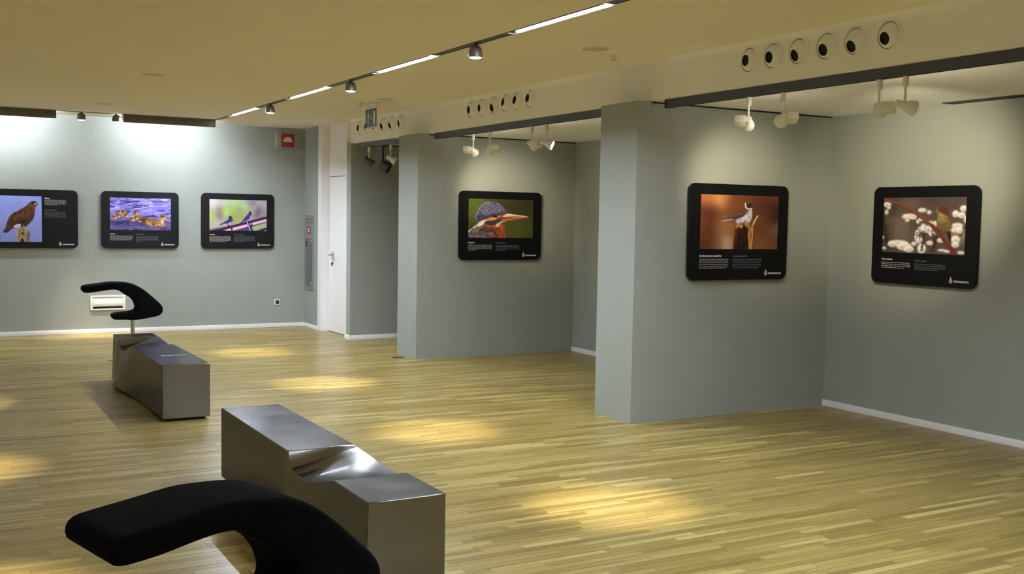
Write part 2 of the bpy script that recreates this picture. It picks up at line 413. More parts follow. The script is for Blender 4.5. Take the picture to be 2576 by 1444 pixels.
def washer(x0, x1, label, loc=None, rz=0, grp='wall washers by the far wall'):
    root = empty('wall_washer', loc or ((x0+x1)/2, YW, HM), rz, label, 'ceiling light', grp)
    L2 = (x1-x0)/2
    pr = [(-.055, .0), (-.058, -.05), (-.05, -.085), (-.03, -.10), (-.028, -.096), (-.046, -.082), (-.053, -.05), (-.05, 0)]
    bm = bmesh.new()
    A = [bm.verts.new((-L2, py, pz)) for py, pz in pr]; B_ = [bm.verts.new((L2, py, pz)) for py, pz in pr]
    for i in range(len(pr)):
        j = (i+1) % len(pr); bm.faces.new((A[i], A[j], B_[j], B_[i]))
    bm.faces.new(A); bm.faces.new(B_)
    from_bm('front_shield', bm, m_shade, root)
    box('top_plate', (-L2, -.05, -.006), (L2, .07, 0), m_fix, root)
    lathe('fluorescent_tube', [(.0, -L2+.03), (.013, -L2+.03), (.013, L2-.03), (0, L2-.03)], m_wash, root, 10, Matrix.Translation((0, .02, -.045)) @ Matrix.Rotation(PI/2, 4, 'Y'))
    for s2 in (-1, 1): box('lamp_holder', (s2*(L2-.0155)-.0145, .0, -.07), (s2*(L2-.0155)+.0145, .04, -.006), m_fix, root, .003)
washer(2.28, 3.415, 'dark wall washer near the far right ceiling corner, right of two dome spots')
washer(.36, 1.51, 'dark wall washer cut by the left edge of the picture')
washer(-1.55, -.42, 'dark wall washer by the far wall, outside the picture')
washer(-3.4, -2.3, 'dark wall washer in the far left corner, outside the picture')

for i, yy in enumerate((11.6, 9.2, 6.8, 4.4, 2.0)):  # unseen row of washers, added as cool fill for piers and bulkhead
    washer(0, 1.7, '%s added fill washer from the far wall along the left wall, outside the picture' % ordn[i], (XL+.58, yy, HM), PI/2, 'added fill washers')

# ------------------------------------------------------------------ niche tracks and white spotlights
TZ = HN-.062
def ntrack(a, b, label):
    def sh(o):
        for v in o.data.vertices: v.co.x -= splay(v.co.y)
        return o
    bm = bmesh.new(); bm_box(bm, (XF+.004, a, TZ), (XF+.045, b, HN), .002)
    root = sh(from_bm('spotlight_track', bm, m_track)); tag(root, label, 'track', 'niche spotlight tracks')
    sh(box('end_cap', (XF+.002, b, TZ-.002), (XF+.047, b+.022, HN-.001), m_blackfix, root))
    sh(box('conductor_slot', (XF+.017, a+.02, TZ-.0015), (XF+.032, b-.02, TZ+.001), m_dark, root))
ntrack(YN+.03, 6.50, 'dark spotlight track at the front of the nearest niche, right of the near pier')
ntrack(Y1B+.03, 10.58, 'dark spotlight track at the front of the middle niche, between the two piers')
ntrack(Y2B+.03, 12.68, 'dark spotlight track at the front of the dark far niche beside the door')

XS = XF+.024
def track_spot(y, target, boxside, label, m=None, watts=TRACK_W, size=54, drop=.145, lit=True, boxm=None, roll=0, grp='white spotlights on the niche tracks'):
    m = m or m_fix; boxm = boxm or m
    root = empty('track_spotlight', (XS-splay(y), y, TZ), 0, label, 'spotlight', grp)
    lathe('track_adapter', [(0, -.0003), (.017, -.0003), (.017, -.055), (.013, -.06), (0, -.06)], m_fix, root, 16)
    lathe('stem_rod', [(0, -.055), (.0075, -.055), (.0075, -drop), (0, -drop)], m_fix, root, 12)
    head = Vector((0, 0, -drop-.022)); wpos = root.location + head
    d = (Vector(target)-wpos).normalized()
    mt = aim_m(head, d)
    pf = [(0, -.055), (.020, -.055), (.023, -.05), (.024, -.005), (.028, .004), (.041, .035), (.0455, .055), (.0455, .062), (.043, .062), (.042, .05)]
    hd = lathe('lamp_head', pf, m, root, 24, mt)
    lathe('lens', [(0, .052), (.0425, .052)], m_lens2 if lit else m_socket, hd, 24, mt)
    if boxside:
        bm = bmesh.new(); side = .056*boxside
        up = d.cross(Vector((0, 0, 1))).normalized()
        mt2 = Matrix.Translation(up*side) @ mt
        bm_box(bm, (-.038, -.026, -.062), (.038, .026, .045), .009, mt2)
        bm_box(bm, (-.008, -.008, -.03), (.008, .008, .0), .0, Matrix.Translation(up*side*.5) @ mt)
        from_bm('driver_box', bm, boxm, root, True)
    if lit: spot(root, wpos+d*.075, target, watts, size, 1.0, HALO, .035)
    return root
PB = (5.86, Y1A, 1.80); PR = (XB, 5.70, 1.80); PK = (5.87, Y2A, 1.80)
track_spot(5.61, PB, -1, 'left one of four white spotlights in the nearest niche, box on its left')
track_spot(5.28, PB, 1, 'second white spotlight from the left in the nearest niche, box on its right')
track_spot(4.48, (XB, 5.68, 1.92), 1, 'third white spotlight from the left in the nearest niche, pale against the ceiling', watts=TRACK_W*4)
track_spot(4.29, (XB, 3.55, 1.75), 0, 'cone shaped white spotlight, rightmost of the four in the nearest niche')
track_spot(9.72, PK, -1, 'left white spotlight of the middle niche, box on its left')
track_spot(9.36, PK, 1, 'second white spotlight from the left in the middle niche')
track_spot(8.54, (XB, 9.60, 1.75), 1, 'third white spotlight from the left in the middle niche, beside the glowing one')
track_spot(8.28, (6.15, Y1B, 1.6), 0, 'white spotlight whose glowing lens faces the room, in the middle niche')
track_spot(12.40, (5.9, 11.9, 1.3), -1, 'black headed spotlight on a white stem in the dark far niche', m_blackfix, lit=False, boxm=m_blackfix)
track_spot(11.80, (6.3, 11.3, 1.4), 0, 'white cylinder spotlight beside the far pier, in the dark far niche', lit=False)
# black fixture with a long flat arm
root = empty('arm_spotlight', (XS-splay(12.03), 12.03, TZ), 0, 'black spotlight on a long flat arm in the dark far niche', 'spotlight')
box('track_adapter', (-.02, -.045, -.022), (.02, .045, .003), m_blackfix, root, .004)
box('flat_arm', (-.012, -.032, -.30), (.012, .022, -.02), m_blackfix, root, .004)
hd = lathe('lamp_head', [(0, -.07), (.05, -.065), (.066, -.02), (.07, .05), (.066, .055), (.06, .04)], m_blackfix, root, 24, aim_m((.03, -.03, -.25), (.7, -.5, -.55)))
lathe('lens', [(0, .04), (.06, .04)], m_socket, hd, 24, aim_m((.03, -.03, -.25), (.7, -.5, -.55)))

# ------------------------------------------------------------------ air jets in the bulkhead
noz = [('nearest', [(5.60, 2.676), (5.375, 2.669), (5.14, 2.650), (4.90, 2.655), (4.67, 2.639), (4.415, 2.659)]),
       ('middle', [(9.735, 2.675), (9.50, 2.676), (9.245, 2.655), (9.01, 2.692), (8.79, 2.692), (8.545, 2.688)]),
       ('far', [(12.62, 2.679), (12.40, 2.679), (12.18, 2.674), (11.96, 2.657), (11.74, 2.651), (11.50, 2.663)])]
# group centres re-spaced so that each row is even
for gi, (gn, L) in enumerate(noz):
    for k, (yy, zz) in enumerate(L):
        zc = 2.668
        yc = yy-.012
        where = {'nearest': 'over the nearest niche', 'middle': 'over the middle niche', 'far': 'over the dark far niche, beside the exit sign'}[gn]
        root = empty('air_jet_nozzle', (XF-splay(yc), yc, zc), math.atan(.062) if yc > 11.3 else 0, '%s round air nozzle from the left %s' % (ordn[k], where), 'air vent', 'air nozzles %s' % where)
        face = aim_m((0, 0, 0), (-1, 0, 0))
        lathe('rim', [(.098, -.002), (.098, .004), (.094, .007), (.086, .006), (.083, .010), (.080, .010), (.078, -.004)], m_nozzle, root, 32, face)
        dz = max(-.04, min(.035, zz-zc-.004)); dy = .014+random.uniform(-.010, .010); dz = max(-.028, dz)
        d = Vector((-.085, dy*.6, dz*1.0-.008)).normalized()
        mt = aim_m((.052, 0, 0), d)
        R = .0935; hr = .039
        pf = []
        a0 = math.asin(hr/R)
        for q in range(11):
            a = a0+(math.radians(100)-a0)*(1-q/10); pf.append((R*math.sin(a), R*math.cos(a)))
        pf += [(hr-.001, R*math.cos(a0)+.001), (hr-.002, R*math.cos(a0)-.002)]
        ball = lathe('swivel_ball', pf, m_nozzle, root, 28, mt)
        lathe('throat', [(0, R*math.cos(a0)-.014), (hr-.003, R*math.cos(a0)-.014), (hr-.002, R*math.cos(a0)-.001)], m_dark, ball, 24, mt)
        lathe('gap_ring', [(.0795, .0025), (.0745, .0025)], m_dark, root, 28, face)

# ------------------------------------------------------------------ ceiling discs, detectors, grilles
def disc(x, y, r, label, cat, deep=.012, m=m_disc, name='ceiling_speaker'):
    root = lathe(name, [(r, 0), (r, -.004), (r*.93, -deep*.7), (r*.9, -deep*.7)], m_fix if m is not m_disc else m_nozzle, None, 40, Matrix.Identity(4))
    root.location = (x, y, HM); tag(root, label, cat)
    lathe('grille', [(r*.9, -deep*.7), (r*.5, -deep), (0, -deep)], m, root, 40)
    return root
disc(1.847, 9.80, .118, 'round ceiling speaker above the far bench, left of the tube channel', 'speaker')
disc(1.88, 12.77, .073, 'small round white detector on the ceiling near the wall washers', 'smoke detector', .03, m_fix, 'smoke_detector')
disc(4.226, 6.385, .108, 'round ceiling speaker close to the nearest air nozzles', 'speaker')
disc(4.25, 10.33, .115, 'round ceiling speaker above the green exit sign', 'speaker')
def small_det(x, y, label):
    root = lathe('sprinkler_head', [(.04, 0), (.04, -.005), (.034, -.009), (.014, -.011), (.012, -.035), (0, -.035)], m_fix, None, 20)
    root.location = (x, y, HM); tag(root, label, 'sprinkler', 'sprinkler heads')
    lathe('deflector', [(0, -.033), (.024, -.034), (.024, -.037), (0, -.037)], m_chrome, root, 16)
small_det(4.52, 6.58, 'small sprinkler head on the ceiling between speaker and nearest nozzles')
small_det(4.19, 10.85, 'small shiny sprinkler head beside the exit sign')
def slot_grille(lo, hi, n, label, m):
    bm = bmesh.new(); w = .008; z0 = lo[2]
    bm_box(bm, (lo[0], lo[1], z0-.006), (hi[0], lo[1]+w, z0)); bm_box(bm, (lo[0], hi[1]-w, z0-.006), (hi[0], hi[1], z0))
    bm_box(bm, (lo[0], lo[1]+w, z0-.006), (lo[0]+w, hi[1]-w, z0)); bm_box(bm, (hi[0]-w, lo[1]+w, z0-.006), (hi[0], hi[1]-w, z0))
    root = from_bm('ceiling_grille', bm, m); tag(root, label, 'air vent')
    box('slot', (lo[0]+w, lo[1]+w, z0-.002), (hi[0]-w, hi[1]-w, z0-.0005), m_dark, root)
    long_y = (hi[1]-lo[1]) > (hi[0]-lo[0])
    for k in range(1, n):
        if long_y: x = lo[0]+(hi[0]-lo[0])*k/n; box('louvre', (x-.005, lo[1]+w, z0-.005), (x+.005, hi[1]-w, z0-.002), m, root)
        else: y = lo[1]+(hi[1]-lo[1])*k/n; box('louvre', (lo[0]+w, y-.005, z0-.005), (hi[0]-w, y+.005, z0-.002), m, root)
slot_grille((6.68, 3.0, HN), (6.80, 5.42, HN), 3, 'long dark slot grille in the niche ceiling at the right edge', m_track)
slot_grille((4.10, 14.50, HM), (4.78, 14.575, HM), 3, 'pale slot grille in the ceiling above the red alarm sign', m_fix)

# ------------------------------------------------------------------ far wall fittings
# wall light / vent box low on the far wall
root = empty('wall_vent', (2.176, YF, .393), 0, 'white rectangular wall vent behind the far chair, low on the far wall', 'vent')
bm = bmesh.new(); w2, h2 = .215, .094
bm_box(bm, (-w2, -.018, h2-.022), (w2, 0, h2), .003); bm_box(bm, (-w2, -.018, -h2), (w2, 0, -h2+.018), .003)
bm_box(bm, (-w2, -.018, -h2+.018), (-w2+.032, 0, h2-.022), .003); bm_box(bm, (w2-.032, -.018, -h2+.018), (w2, 0, h2-.022), .003)
from_bm('frame', bm, m_plastic, root, True)
bm = bmesh.new(); pr = []
for k in range(9):
    a = k/8; pr.append((-.004-.022*math.sin(a*PI*.75), h2-.022-a*.118))
A = [bm.verts.new((-w2+.032, py, pz)) for py, pz in pr]; B_ = [bm.verts.new((w2-.032, py, pz)) for py, pz in pr]
for i in range(8): bm.faces.new((A[i], A[i+1], B_[i+1], B_[i]))
from_bm('curved_flap', bm, m_plastic, root, True)
box('slot', (-w2+.032, -.006, -h2+.018), (w2-.032, -.001, -h2+.045), m_dark, root)
# socket
root = empty('wall_socket', (4.421, YF, .349), 0, 'small square socket with dark centre low on the far wall', 'socket')
bm = bmesh.new(); bm_box(bm, (-.041, -.010, -.041), (.041, 0, .041), .004); from_bm('frame', bm, m_plastic, root, True)
box('socket_insert', (-.024, -.012, -.026), (.026, -.009, .026), m_socket, root, .002)
# alarm sign: clear acrylic plate, red plate with pale half disc
m_acr = mat('clear_acrylic', (.75, .80, .77), .08, alpha=.10, var=(10, .01))
root = empty('alarm_sign', (4.55, YF, 2.605), 0, 'red square alarm sign with pale half disc on clear acrylic plate', 'sign')
box('acrylic_plate', (-.165, -.058, -.105), (.165, -.050, .105), m_acr, root, .001)
for sx in (-1, 1):
    for sz in (-1, 1): lathe('stand_off', [(0, 0), (.006, 0), (.006, .052), (0, .052)], m_chrome, root, 10, aim_m((sx*.145, 0, sz*.085), (0, -1, 0)))
box('edge_strip', (-.171, -.06, -.105), (-.164, -.048, .105), m_signw, root)
pl = box('red_plate', (-.092, -.066, -.092), (.088, -.058, .092), m_red, root, .002)
bm = bmesh.new(); vs_ = [bm.verts.new((.067*math.cos(PI*k/20)-.002, -.0675, -.022+.068*math.sin(PI*k/20))) for k in range(21)]; bm.faces.new(vs_)
from_bm('half_disc', bm, m_pink, pl)
# fire hose cabinet on the side wall
root = empty('fire_cabinet', (X0, 14.385, 1.05), 0, 'tall narrow grey fire cabinet beside the white door', 'cabinet')
box('frame', (-.010, -.185, -.525), (0, .185, .525), m_cab, root, .003)
dr = box('glass_door', (-.014, -.145, -.455), (-.008, .13, .20), m_cab2, root, .002)
box('door_catch', (-.02, .10, .08), (-.013, .12, .16), m_socket, dr)
for q in (-.42, .17): lathe('fixing_screw', [(0, .003), (.012, .002), (.013, 0)], m_fix, dr, 12, aim_m((-.014, -.115, q), (-1, 0, 0)))
box('top_slot', (-.0125, -.16, .455), (-.0095, .12, .475), m_cab2, root); box('top_slot', (-.0125, -.16, .41), (-.0095, .08, .425), m_cab2, root)
rl = box('red_label', (-.0135, -.07, .26), (-.009, .05, .37), m_red, root)
box('label_symbol', (-.0145, -.03, .285), (-.0135, .012, .345), m_signw, rl)
# exit sign hanging from the ceiling
root = empty('exit_sign', (4.30, 10.81, HM), 0, 'green exit sign with running figure, hanging from the ceiling', 'sign')
box('top_rail', (-.014, -.165, -.035), (.014, .165, 0), m_fix, root, .003)
box('acrylic_sheet', (-.004, -.160, -.265), (.004, .160, -.033), m_acr, root)
gp = box('green_panel', (-.008, -.155, -.258), (-.0042, .155, -.065), m_green, root)
box('bottom_edge', (-.009, -.157, -.268), (.005, .157, -.258), m_signw, root)
def flat_shape(name, polys, m, parent, to3d):
    bm = bmesh.new()
    for p in polys:
        try: bm.faces.new([bm.verts.new(to3d(a, b)) for a, b in p])
        except Exception: pass
    return from_bm(name, bm, m, parent)
def thick(pts, w):
    out = []
    for (a, b), (c, d) in zip(pts[:-1], pts[1:]):
        L = math.hypot(c-a, d-b) or 1; nx, ny = -(d-b)/L*w/2, (c-a)/L*w/2
        out.append([(a+nx, b+ny), (c+nx, d+ny), (c-nx, d-ny), (a-nx, b-ny)])
    return out
e3 = lambda a, b: (-.0092, .155-a*.31, -.065-b*.193)        # a: 0..1 left to right, b: 0..1 downwards
run = [[(.345+.035*math.cos(t*PI/6), .155+.05*math.sin(t*PI/6)) for t in range(12)]]
run += thick([(.33, .25), (.27, .50)], .07) + thick([(.31, .28), (.17, .33), (.12, .50)], .03) + thick([(.33, .29), (.40, .42), (.47, .40)], .03)
run += thick([(.27, .49), (.33, .62), (.31, .88)], .04) + thick([(.27, .50), (.18, .66), (.05, .74)], .04)
flat_shape('running_figure', run, m_signw, gp, e3)
flat_shape('arrow', thick([(.42, .54), (.57, .54)], .055) + [[(.55, .40), (.65, .53), (.55, .66), (.60, .53)]], m_signw, gp, e3)
flat_shape('door_symbol', [[(.72, .14), (.92, .14), (.92, .86), (.72, .86)]], m_signw, gp, e3)
# floor box beside the far pier
root = empty('floor_socket', (4.70, 10.93, 0), 0, 'small dark round floor socket cover beside the middle pier', 'floor socket')
lathe('cover_ring', [(.075, 0), (.075, .003), (.055, .004), (.055, .002)], m_chrome, root, 24)
lathe('cover_lid', [(.055, .002), (0, .003)], m_socket, root, 24)

# ------------------------------------------------------------------ benches
def ip(x, pts):
    xs = [p[0] for p in pts]; ys = [p[1] for p in pts]
    return float(np.interp(x, xs, ys))
def bench(xl, xr, ya, yb, s0, label, mark=False):
    """ya near end, yb far end, s0 near end of the scoop"""
    H = .43; root = empty('steel_bench', ((xl+xr)/2, (ya+yb)/2, 0), 0, label, 'bench', 'steel benches in a row')
    cx, cy = root.location[0], root.location[1]
    left = [(0, 0), (.05, -.012), (.20, -.052), (.40, -.088), (.52, -.089), (.60, -.072), (.635, -.035), (.645, 0)]
    right = [(0, 0), (.03, -.022), (.08, -.030), (.20, -.024), (.40, -.014), (.645, 0)]
    ys = sorted(set([ya+(yb-ya)*k/24 for k in range(25)] + [s0+.645*k/26 for k in range(27)] + [s0+p[0] for p in left]))
    bm = bmesh.new(); rows = []; NX, NZ = 6, 5; zb = .022
    for y in ys:
        dl, dr_ = ip(y-s0, left), ip(y-s0, right)
        g = math.exp(-((y-(s0+.32))/.5)**2)
        row = []
        for k in range(NZ+1):
            t = k/NZ; z = zb+(H+dl-zb)*t; row.append((xl-.07*g*(1-t)**1.2, z))
        for k in range(1, NX+1):
            t = k/NX; s = t*t*(3-2*t)*.5+t*.5
            row.append((xl+(xr-xl)*t, H+dl*(1-s)+dr_*s))
        row.append((xr, zb))
        rows.append([bm.verts.new((x-cx, y-cy, z)) for x, z in row])
    for a, b in zip(rows[:-1], rows[1:]):
        for i in range(len(a)): 
            j = (i+1) % len(a); bm.faces.new((a[i], a[j], b[j], b[i]))
    bm.faces.new(rows[0]); bm.faces.new(rows[-1])
    o = from_bm('body', bm, m_steel, root, True)
    md = o.modifiers.new('bevel', 'BEVEL'); md.width = .0035; md.segments = 2; md.limit_method = 'ANGLE'; md.angle_limit = math.radians(42)
    box('plinth', (xl+.03-cx, ya+.03-cy, 0), (xr-.03-cx, yb-.03-cy, .022), m_dark, root)
    if mark:
        bm = bmesh.new(); x = xl+.10
        for w_ in (.022, .012, .03, .018, .034, .026, .014):
            bm_box(bm, (x-cx, 8.72-cy, H+.0002), (x+w_-cx, 8.74-cy, H+.0008)); x += w_+.007
        from_bm('white_dashes', bm, m_txtw, root)  # row of small white dashes across the bench top
    return root
bench(1.60, 1.952, 8.165, 10.44, 9.48, 'far brushed steel bench with a scooped top, in front of the far chair', True)
bench(1.556, 1.90, 3.915, 6.24, 4.31, 'near brushed steel bench with a scooped top, behind the near chair')

# ------------------------------------------------------------------ chairs
OUT = [[-0.503,0.358],[-0.487,0.367],[-0.451,0.372],[-0.33,0.387],[-0.228,0.401],[-0.158,0.401],[-0.066,0.395],[0.013,0.375],[0.078,0.34],[0.139,0.293],[0.199,0.237],[0.249,0.191],[0.285,0.15],[0.297,0.113],[0.291,0.076],[0.27,0.052],[0.243,0.039],[0.146,0.021],[0.051,0.005],[-0.077,0.007],[-0.194,0.01],[-0.213,0.018],[-0.218,0.038],[-0.208,0.065],[-0.183,0.069],[-0.076,0.081],[0.011,0.095],[0.027,0.116],[0.027,0.144],[0.006,0.198],[-0.034,0.242],[-0.082,0.271],[-0.128,0.302],[-0.161,0.325],[-0.221,0.328],[-0.29,0.320],[-0.379,0.306],[-0.482,0.298],[-0.506,0.308],[-0.510,0.335]]
def resample(P, n):
    P = np.array(P); m = len(P); d = []
    for i in range(m):
        p0, p1, p2, p3 = P[i-1], P[i], P[(i+1) % m], P[(i+2) % m]
        for t in np.linspace(0, 1, 12, endpoint=False):
            d.append(.5*((2*p1)+(-p0+p2)*t+(2*p0-5*p1+4*p2-p3)*t*t+(-p0+3*p1-3*p2+p3)*t**3))
    d = np.array(d); s = np.r_[0, np.cumsum(np.linalg.norm(np.diff(np.r_[d, d[:1]], axis=0), axis=1))]
    q = np.linspace(0, s[-1], n, endpoint=False); dd = np.r_[d, d[:1]]
    R = np.stack([np.interp(q, s, dd[:, 0]), np.interp(q, s, dd[:, 1])], 1)
    for _ in range(2): R = .5*R+.25*np.roll(R, 1, 0)+.25*np.roll(R, -1, 0)
    return R
def chair(x, y, rz, label):
    root = empty('swivel_chair', (x, y, 0), rz, label, 'chair', 'black felt chairs')
    O = resample(OUT, 150); n = len(O)
    tg = np.roll(O, -1, 0)-np.roll(O, 1, 0); tg /= np.linalg.norm(tg, axis=1)[:, None]
    nr = np.stack([tg[:, 1], -tg[:, 0]], 1)
    area = .5*np.sum(O[:, 0]*np.roll(O[:, 1], -1)-np.roll(O[:, 0], -1)*O[:, 1])
    if area < 0: nr = -nr          # outward
    tt = np.clip((.1-O[:, 0])/.5, 0, 1)*np.clip((O[:, 1]-.15)/.15, 0, 1)
    Wd = .262+.035*tt
    bm = bmesh.new(); R = .020; rings = []
    lay = [(-1, a) for a in np.linspace(PI/2, 0, 6)] + [(1, a) for a in np.linspace(0, PI/2, 6)]
    for s, a in lay:
        ins = R*(1-math.cos(a)); w = s*(Wd/2-R*(1-math.sin(a)))
        Q = O-nr*ins
        rings.append([bm.verts.new((Q[i, 0], w[i], .429+Q[i, 1])) for i in range(n)])
    for a, b in zip(rings[:-1], rings[1:]):
        for i in range(n): bm.faces.new((a[i], a[(i+1) % n], b[(i+1) % n], b[i]))
    bm.faces.new(rings[0]); bm.faces.new(rings[-1])
    from_bm('seat_shell', bm, m_felt, root, True)
    lathe('post', [(0, .012), (.0215, .012), (.0215, .43), (.0, .43)], m_chrome, root, 20)
    lathe('mounting_plate', [(0, .428), (.07, .428), (.07, .440), (0, .440)], m_blackfix, root, 24)
    lathe('base_plate', [(0, .014), (.05, .014), (.235, .009), (.245, .005), (.245, 0), (0, 0)], m_chrome, root, 48)
    return root
chair(2.018, 11.866, -.061, 'black felt swivel chair standing behind the far bench')
chair(.844, 2.856, .249, 'large black felt swivel chair in the foreground, cut by the lower picture edge')

# ------------------------------------------------------------------ photographs printed on the panels (colour per grid vertex)
class Pic:
    def __init__(s, w, h, box_, seed=1, ss=2):
        s.w, s.h, s.ss = w, h, ss; s.W, s.H = w*ss, h*ss; s.box = box_
        s.a = np.zeros((s.H, s.W, 3)); s.rng = np.random.default_rng(seed)
        x0, y0, x1, y1 = box_
        s.X, s.Y = np.meshgrid(x0+(np.arange(s.W)+.5)/s.W*(x1-x0), y0+(np.arange(s.H)+.5)/s.H*(y1-y0))
        s.k = s.W/(x1-x0)
    def blur(s, m, r):
        r = int(round(r*s.k))
        if r < 1: return m
        for _ in range(2):
            for ax in (0, 1):
                p = np.pad(m, [(r+1, r) if q == ax else (0, 0) for q in range(m.ndim)], mode='edge').cumsum(ax)
                n = m.shape[ax]
                m = (np.take(p, range(2*r+1, 2*r+1+n), ax)-np.take(p, range(0, n), ax))/(2*r+1)
        return m
    def put(s, m, col, al=1):
        m = (m*al)[..., None]; c = np.array(col, float)
        if c.max() > 1.5 or c.ndim == 1: c = c/255 if c.max() > 1.5 else c
        s.a = s.a*(1-m)+c*m
    def mask(s, pts, smooth=True):
        P = np.array(pts, float)
        if smooth and len(P) > 3:
            o = []
            for i in range(len(P)):
                p0, p1, p2, p3 = P[i-1], P[i], P[(i+1) % len(P)], P[(i+2) % len(P)]
                for t in np.linspace(0, 1, 5, endpoint=False): o.append(.5*(2*p1+(p2-p0)*t+(2*p0-5*p1+4*p2-p3)*t*t+(-p0+3*p1-3*p2+p3)*t**3))
            P = np.array(o)
        m = np.zeros(s.X.shape, bool); j = len(P)-1
        for i in range(len(P)):
            (xi, yi), (xj, yj) = P[i], P[j]
            if yi != yj: m ^= ((yi > s.Y) != (yj > s.Y)) & (s.X < (xj-xi)*(s.Y-yi)/(yj-yi)+xi)
            j = i
        return m.astype(float)
    def poly(s, pts, col, soft=0, al=1, smooth=True, within=None):
        m = s.blur(s.mask(pts, smooth), soft)
        if within is not None: m = m*within
        s.put(m, col, al); return m
    def ell(s, cx, cy, rx, ry, col, soft=0, al=1, rot=0, within=None):
        c, q = math.cos(rot), math.sin(rot); dx, dy = s.X-cx, s.Y-cy
        m = ((((dx*c+dy*q)/rx)**2+((-dx*q+dy*c)/ry)**2) < 1).astype(float); m = s.blur(m, soft)
        if within is not None: m = m*within
        s.put(m, col, al); return m
    def line(s, pts, w, col, soft=0, al=1, w2=None, within=None):
        m = np.zeros(s.X.shape); n = len(pts)-1
        for i in range(n):
            (ax, ay), (bx, by) = pts[i], pts[i+1]
            L = (bx-ax)**2+(by-ay)**2 or 1
            t = np.clip(((s.X-ax)*(bx-ax)+(s.Y-ay)*(by-ay))/L, 0, 1)
            d = np.hypot(s.X-ax-t*(bx-ax), s.Y-ay-t*(by-ay)); ww = w if w2 is None else w+(w2-w)*(i+t)/n
            m = np.maximum(m, (d < ww/2))
        m = s.blur(m.astype(float), soft)
        if within is not None: m = m*within
        s.put(m, col, al); return m
    def noise(s, sx, sy, ox=0):
        gw, gh = max(2, int(s.W/(sx*s.k)))+2, max(2, int(s.H/(sy*s.k)))+2
        g = s.rng.random((gh, gw))
        u = np.linspace(0, gw-1.001, s.W); v = np.linspace(0, gh-1.001, s.H)
        i, j = u.astype(int), v.astype(int); fu, fv = u-i, v-j
        fu = fu*fu*(3-2*fu); fv = (fv*fv*(3-2*fv))[:, None]
        return (g[j][:, i]*(1-fu)+g[j][:, i+1]*fu)*(1-fv)+(g[j+1][:, i]*(1-fu)+g[j+1][:, i+1]*fu)*fv
    def tex(s, m, sx, sy, amt):
        s.a = s.a*(1+(m*(s.noise(sx, sy)-.5)*2*amt)[..., None])
    def mesh(s, name, w, h, parent, y, x0, z1):
        a = np.clip(s.a.reshape(s.h, s.ss, s.w, s.ss, 3).mean((1, 3)), 0, 1)
        a = np.where(a <= .04045, a/12.92, ((a+.055)/1.055)**2.4)
        W, H = s.w, s.h
        xs = np.linspace(x0, x0+w, W); zs = np.linspace(z1, z1-h, H)
        V = np.zeros((H, W, 3)); V[..., 0] = xs[None]; V[..., 1] = y; V[..., 2] = zs[:, None]
        idx = np.arange(W*H).reshape(H, W)
        Fq = np.stack([idx[:-1, :-1], idx[1:, :-1], idx[1:, 1:], idx[:-1, 1:]], -1).reshape(-1, 4)
        me = bpy.data.meshes.new(name); me.vertices.add(W*H); me.vertices.foreach_set('co', V.ravel())
        me.loops.add(Fq.size); me.loops.foreach_set('vertex_index', Fq.ravel().astype(np.int32))
        me.polygons.add(len(Fq)); me.polygons.foreach_set('loop_start', np.arange(0, Fq.size, 4, dtype=np.int32))
        me.update(calc_edges=True)
        at = me.attributes.new('ink', 'FLOAT_COLOR', 'POINT')
        at.data.foreach_set('color', np.concatenate([a.reshape(-1, 3), np.ones((W*H, 1))], 1).astype(np.float32).ravel())
        return link(name, me, m_print, parent)

